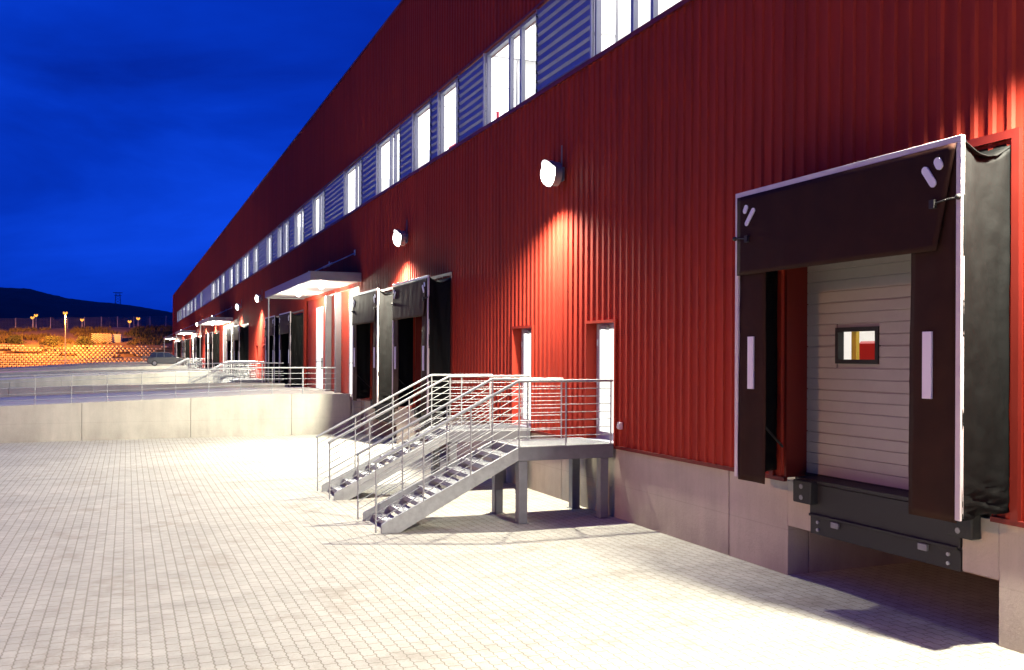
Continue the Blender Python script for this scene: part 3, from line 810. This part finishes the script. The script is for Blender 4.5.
def make_railing(kerb, x_end, left):
    e = empty('ramp_railing', (0,0,0), '', 'railing', 'steel railings on the ramp walls')
    xs_ = [x_end]; x = -2.06
    while x > left: xs_.append(x); x -= 1.02
    for i, x in enumerate(xs_):
        if i == 0: continue
        mb = MB(); r = .03 if i == 1 else .011
        z0 = dz(x)+kerb-.02
        mb.tube([(x,0,z0),(x,0,dz(x)+kerb+.9)], r, 6); mb.build('post', M_galv, e)
    mb = MB(); g = [x_end,-3.5]+[q for q in (-12.,) if q > left]+[left]
    mb.tube([(x,0,dz(x)+kerb+.9) for x in g], .024, 8); mb.build('handrail', M_galv, e)
    mb = MB()
    for h in (.15,.34,.53,.71): mb.tube([(x,0,dz(x)+kerb+h) for x in g], .010, 6)
    mb.build('railing_bars', M_galv, e); return e
ra = make_railing(.11, -.94, -19.); rb = make_railing(.18, -1.12, -5.2)
nm = ['nearest ramp', 'second ramp', 'third ramp with the car', 'farthest ramp']
for i, k in enumerate(PK):
    for o, yy, s in ((ra, 32.42, 'near edge'), (rb, 32.3+TW-.12, 'far edge')):
        lab = 'steel bar railing along the %s of the %s' % (s, nm[i])
        if i in (1, 2): continue      # the photo shows the car unobstructed here
        if i == 0: o.location = (0,yy,0); o['label'] = lab
        else: copy_tree(o, (0,yy+k,0), lab)
# small guard frame between ramp wall and wall
mb = MB(); mb.tube([(-.42,32.0,0),(-.42,32.0,1.12)], .018, 6); mb.tube([(-.02,32.0,0),(-.02,32.0,1.12)], .018, 6); mb.tube([(-.42,32.0,1.12),(-.02,32.0,1.12)], .018, 6); mb.tube([(-.42,32.0,.92),(-.02,32.0,.92)], .014, 6)
tag(mb.build('guard_frame', M_galv), 'small steel guard frame at the wall end of the nearest ramp', 'guard rail')

WARM = (1.,.955,.77)
def make_canopy():
    e = empty('canopy', (0,0,5.27), '', 'canopy', 'flat steel canopies over the drive-in bays')
    L_ = 11.47; p = 1.82
    mb = MB(); mb.box(-p+.05,-.05,.05,L_-.05,.10,.26); mb.build('roof_slab', M_can, e)
    mb = MB(); mb.box(-p,-p+.05,0,L_,0,.31,.006); mb.box(-p+.05,-.05,0,.05,0,.31,.006); mb.box(-p+.05,-.05,L_-.05,L_,0,.31,.006); mb.build('fascia', M_can, e)
    mb = MB(); mb.box(-p+.055,-.055,.055,L_-.055,.03,.08); mb.build('soffit', M_canw, e)
    for y in (1.1, L_/2, L_-1.1):
        mb = MB(); mb.tube([(-1.35,y,.33),(-1.35,y,.45),(-.0,y,1.12)], .02, 8); mb.box(-1.42,-1.28,y-.06,y+.06,.262,.34); mb.tube([(-1.18,y,.53),(-.85,y,.70)], .04, 8); mb.box(-.055,-.036,y-.1,y+.1,1.02,1.22); mb.build('tie_rod', M_galv, e)
    mb = MB(); mb.tube([(-p+.12,L_-.35,.0),(-p+.12,L_-.35,-4.0)], .035, 8); mb.build('drain_pipe', M_post, e)
    for y in (2.6, 7.6):
        mb = MB(); mb.tube([(-.95,y,.03),(-.95,y,.0)], .13, 12); q = mb.build('downlight', M_can, e)
        mb = MB(); mb.sphere((-.95,y,-.03), .10, 12, 4, .5, 1.); mb.build('lamp_lens', M_lens, q)
    return e
CP = 560.
cn = make_canopy()
CL = ['nearest flat grey canopy hung from tie rods, brightly lit underneath', 'second canopy along the wall, lit underneath',
      'third canopy along the wall, lit underneath', 'farthest canopy, at the building end']
for i, k in enumerate(PK):
    if i == 0: cn.location = (0,32.43,5.27); cn['label'] = CL[0]; c = cn
    else: c = copy_tree(cn, (0,32.43+k,5.27), CL[i])
    for y in (2.6, 7.6):
        s = point('canopy_light', (-.95,y,-.24), CP, WARM, .09); s.parent = c

# ---------------------------------------------------------------- wall lamps
def make_lamp():
    e = empty('wall_lamp', (0,0,0), '', 'wall lamp', 'floodlights on the red wall')
    mb = MB(); mb.box(-.05,-.028,-.10,.10,-.13,.13,.006); mb.box(-.13,-.05,-.05,.05,-.05,.05,.004); mb.tube([(-.04,.0,.13),(-.04,.0,.55)], .012, 6); mb.build('bracket', M_post, e)
    mb = MB(); mb.tube([(-.13,0,0),(-.16,0,0),(-.26,0,0),(-.275,0,0)], .225, 24); mb.tube([(-.255,0,0),(-.285,0,0)], .245, 24)
    mb.grid(16, 3, lambda u,v: (-.27-.15*v*math.sin(math.pi*u)**.5 if 0 < u < 1 else -.27, .245*math.cos(math.pi*(.1+.8*u)), .245*math.sin(math.pi*(.1+.8*u))))
    mb.build('housing', M_post, e)
    mb = MB(); mb.grid(24, 8, lambda u,v: (-.285-.16*math.cos(v*math.pi/2), .235*math.sin(v*math.pi/2)*math.cos(2*math.pi*u), .235*math.sin(v*math.pi/2)*math.sin(2*math.pi*u))); mb.build('lamp_lens', M_lens, e)
    return e
LP = 5200.
lm = make_lamp()
LAMPS = [(16.1,'brightest floodlight high on the red wall above the stairs',1.),(26.72,'second floodlight, above the dock shelter beyond the stairs',1.),
 (58.75,'floodlight just past the nearest canopy, higher of a close pair',1.),(69.8,'smaller floodlight just past the nearest canopy, farther of a close pair',1.),
 (91.1,'floodlight above the far end of the second canopy',1.),(102.3,'floodlight between second and third canopies, nearer',1.),(111.8,'floodlight right above the third canopy',1.),
 (145.,'farthest floodlight near the building end',1.),
 (5.5,'floodlight above the nearest dock shelter, just outside the right edge',.2),(-5.4,'floodlight on the wall behind the viewer',1.25),(-16.,'floodlight on the wall farther behind the viewer',1.)]
for i, (t, lab, pw) in enumerate(LAMPS):
    if i == 0: lm.location = (0,t,6.12); lm['label'] = lab; o = lm
    else: o = copy_tree(lm, (0,t,6.12), lab)
    s = spot('flood_light', (-.44,0,-.31), (-.55,0,-.835), LP*pw, WARM, 158, .85, .10); s.parent = o

# ---------------------------------------------------------------- parked car on the third ramp
def make_car(x, y, z):
    e = empty('parked_car', (x,y,z), 'silver-grey hatchback with dark windows parked on the third ramp', 'car')
    paint = mat('silver_car_paint', (.045,.048,.055), .4, .2, coat=.3); dk = mat('car_glass', (.02,.025,.035), .08, spec=.8)
    # side profile (x = length, rear at 0, nose at 4.1)
    low = [(0.05,.32),(.0,.55),(.04,.86),(.25,.93),(2.75,.93),(3.6,.84),(4.0,.68),(4.08,.45),(4.0,.28),(3.65,.24),(.4,.24)]
    mb = MB(); hw = .84
    n = len(low); rings = []
    for yy, ins in ((-hw,.06),(-hw+.06,0),(hw-.06,0),(hw,.06)):
        cx, cz = 2.05, .6
        rings.append([(p[0]+(cx-p[0])*ins*.4, yy, p[1]+(cz-p[1])*ins) for p in low])
    vs = [q for r_ in rings for q in r_]
    fs = [(i*n+k, i*n+(k+1)%n, (i+1)*n+(k+1)%n, (i+1)*n+k) for i in range(3) for k in range(n)] + [tuple(range(n)), tuple(range(3*n,4*n))]
    mb.add(vs, fs)
    # pillars and roof
    cab = [(.16,.93),(.42,1.40),(.75,1.47),(2.0,1.46),(2.35,1.36),(3.0,.93)]
    mb.prism([(.40,1.385),(.42,1.42),(.75,1.485),(2.0,1.475),(2.36,1.375),(2.3,1.36),(1.98,1.43),(.76,1.44)], 1, -.66, .66)
    for xx in ((.95,.93,1.02,1.45),(1.75,.93,1.72,1.45)):
        for yy in (-.765,.715): mb.add([(xx[0]-.04,yy,xx[1]),(xx[0]+.04,yy,xx[1]),(xx[0]+.04,yy+.05,xx[1]),(xx[0]-.04,yy+.05,xx[1]),(xx[2]-.035,yy*.88,xx[3]),(xx[2]+.035,yy*.88,xx[3]),(xx[2]+.035,yy*.88+.04,xx[3]),(xx[2]-.035,yy*.88+.04,xx[3])],[(0,1,2,3),(4,5,6,7),(0,1,5,4),(1,2,6,5),(2,3,7,6),(3,0,4,7)])
    b = mb.build('body', paint, e)
    mb = MB(); m = len(cab)
    vs = [(p[0],-.76+(p[1]-.93)*.2,p[1]-.01) for p in cab]+[(p[0],.76-(p[1]-.93)*.2,p[1]-.01) for p in cab]
    mb.add(vs, [tuple(range(m)), tuple(range(m,2*m))]+[(i,(i+1)%m,m+(i+1)%m,m+i) for i in range(m)])
    mb.build('window', dk, e)
    for xx in (.75, 3.25):
        for yy in (-.86, .68):
            mb = MB(); mb.tube([(xx,yy,.31),(xx,yy+.18,.31)], .31, 18); w = mb.build('wheel', M_rub, e)
            mb = MB(); mb.tube([(xx,yy-.012,.31),(xx,yy+.192,.31)], .19, 12); mb.build('rim', M_post, w)
    for yy in (-.72,.5): mb = MB(); mb.box(3.86,4.03,yy,yy+.22,.62,.74,.02); mb.build('headlight', M_winf, e)
    for yy in (-.76,.6): mb = MB(); mb.box(-.015,.06,yy,yy+.16,.66,.86,.02); mb.build('taillight', mat('taillight_red',(.4,.01,.01),.3), e)
    for yy in (-.93,.83): mb = MB(); mb.box(2.5,2.62,yy,yy+.12,.92,1.04,.02); mb.build('wing_mirror', paint, e)
    return e
car = make_car(-5.35, 123.5, dz(-3.6)-.0)
car.scale = (1.12,1.12,1.15); car.rotation_euler = (0, -R(.9), 0)

# ---------------------------------------------------------------- world: blue-hour sky with thin clouds
w = bpy.data.worlds.new('World'); scene.world = w; w.use_nodes = True
nt = w.node_tree; N = nt.nodes; L = nt.links; N.clear()
tc = N.new('ShaderNodeTexCoord')
sky = N.new('ShaderNodeTexSky'); sky.sky_type = 'NISHITA'; sky.sun_disc = False; sky.sun_elevation = R(-1.5); sky.sun_rotation = R(200); sky.air_density = 1.; sky.ozone_density = 4.
bw = N.new('ShaderNodeRGBToBW'); L.new(sky.outputs[0], bw.inputs[0])
mp = N.new('ShaderNodeMapping'); mp.inputs['Scale'].default_value = (1.1,1.1,4.2); mp.inputs['Rotation'].default_value = (.1,.2,.5); L.new(tc.outputs['Generated'], mp.inputs[0])
n1 = N.new('ShaderNodeTexNoise'); n1.inputs['Scale'].default_value = 1.7; n1.inputs['Detail'].default_value = 7; n1.inputs['Roughness'].default_value = .55; n1.inputs['Distortion'].default_value = .35; L.new(mp.outputs[0], n1.inputs['Vector'])
cr = N.new('ShaderNodeValToRGB'); e = cr.color_ramp.elements
e[0].position = .30; e[0].color = (.0010,.018,.33,1); e[1].position = .72; e[1].color = (.004,.070,.88,1)
m_ = cr.color_ramp.elements.new(.5); m_.color = (.0014,.039,.58,1)
L.new(n1.outputs[0], cr.inputs[0])
mr = N.new('ShaderNodeMapRange'); mr.inputs[1].default_value = 0; mr.inputs[2].default_value = .5; mr.inputs[3].default_value = .85; mr.inputs[4].default_value = 1.15; L.new(bw.outputs[0], mr.inputs[0])
mx = N.new('ShaderNodeMix'); mx.data_type = 'RGBA'; mx.blend_type = 'MULTIPLY'; mx.inputs[0].default_value = 1; L.new(cr.outputs[0], mx.inputs[6]); L.new(mr.outputs[0], mx.inputs[7])
bg = N.new('ShaderNodeBackground'); L.new(mx.outputs[2], bg.inputs[0]); bg.inputs[1].default_value = 1.
ou = N.new('ShaderNodeOutputWorld'); L.new(bg.outputs[0], ou.inputs[0])

# ---------------------------------------------------------------- camera
cam = bpy.data.cameras.new('camera'); co = bpy.data.objects.new('camera', cam); col.objects.link(co); scene.camera = co
F_, YAW, ROLL, HY, CH = 943.7231, .3872, .0044, 355.88, 2.705
cam.sensor_fit = 'HORIZONTAL'; cam.sensor_width = 36; cam.lens = 36*F_/1024; cam.clip_end = 8000; cam.clip_start = .1
cam.shift_y = (HY-335)/1024
fwd = Vector((math.sin(YAW), math.cos(YAW), 0)); rt = Vector((math.cos(YAW), -math.sin(YAW), 0)); up = Vector((0,0,1))
# horizon falls to the right by ROLL
rx = rt*math.cos(ROLL)+up*math.sin(ROLL); uy = up*math.cos(ROLL)-rt*math.sin(ROLL)
co.matrix_world = Matrix(((rx.x,uy.x,-fwd.x,-7.6),(rx.y,uy.y,-fwd.y,0),(rx.z,uy.z,-fwd.z,CH),(0,0,0,1)))

# ---------------------------------------------------------------- render settings
vs_ = scene.view_settings; scene.display_settings.display_device = 'sRGB'
vs_.view_transform = 'Standard'; vs_.look = 'None'; vs_.exposure = 0.; vs_.gamma = 1.
cy = scene.cycles; cy.use_denoising = True; cy.max_bounces = 7; cy.diffuse_bounces = 4; cy.glossy_bounces = 3; cy.transparent_max_bounces = 8
cy.sample_clamp_indirect = 4.; cy.use_adaptive_sampling = True; cy.adaptive_threshold = .02
cy.caustics_reflective = False; cy.caustics_refractive = False
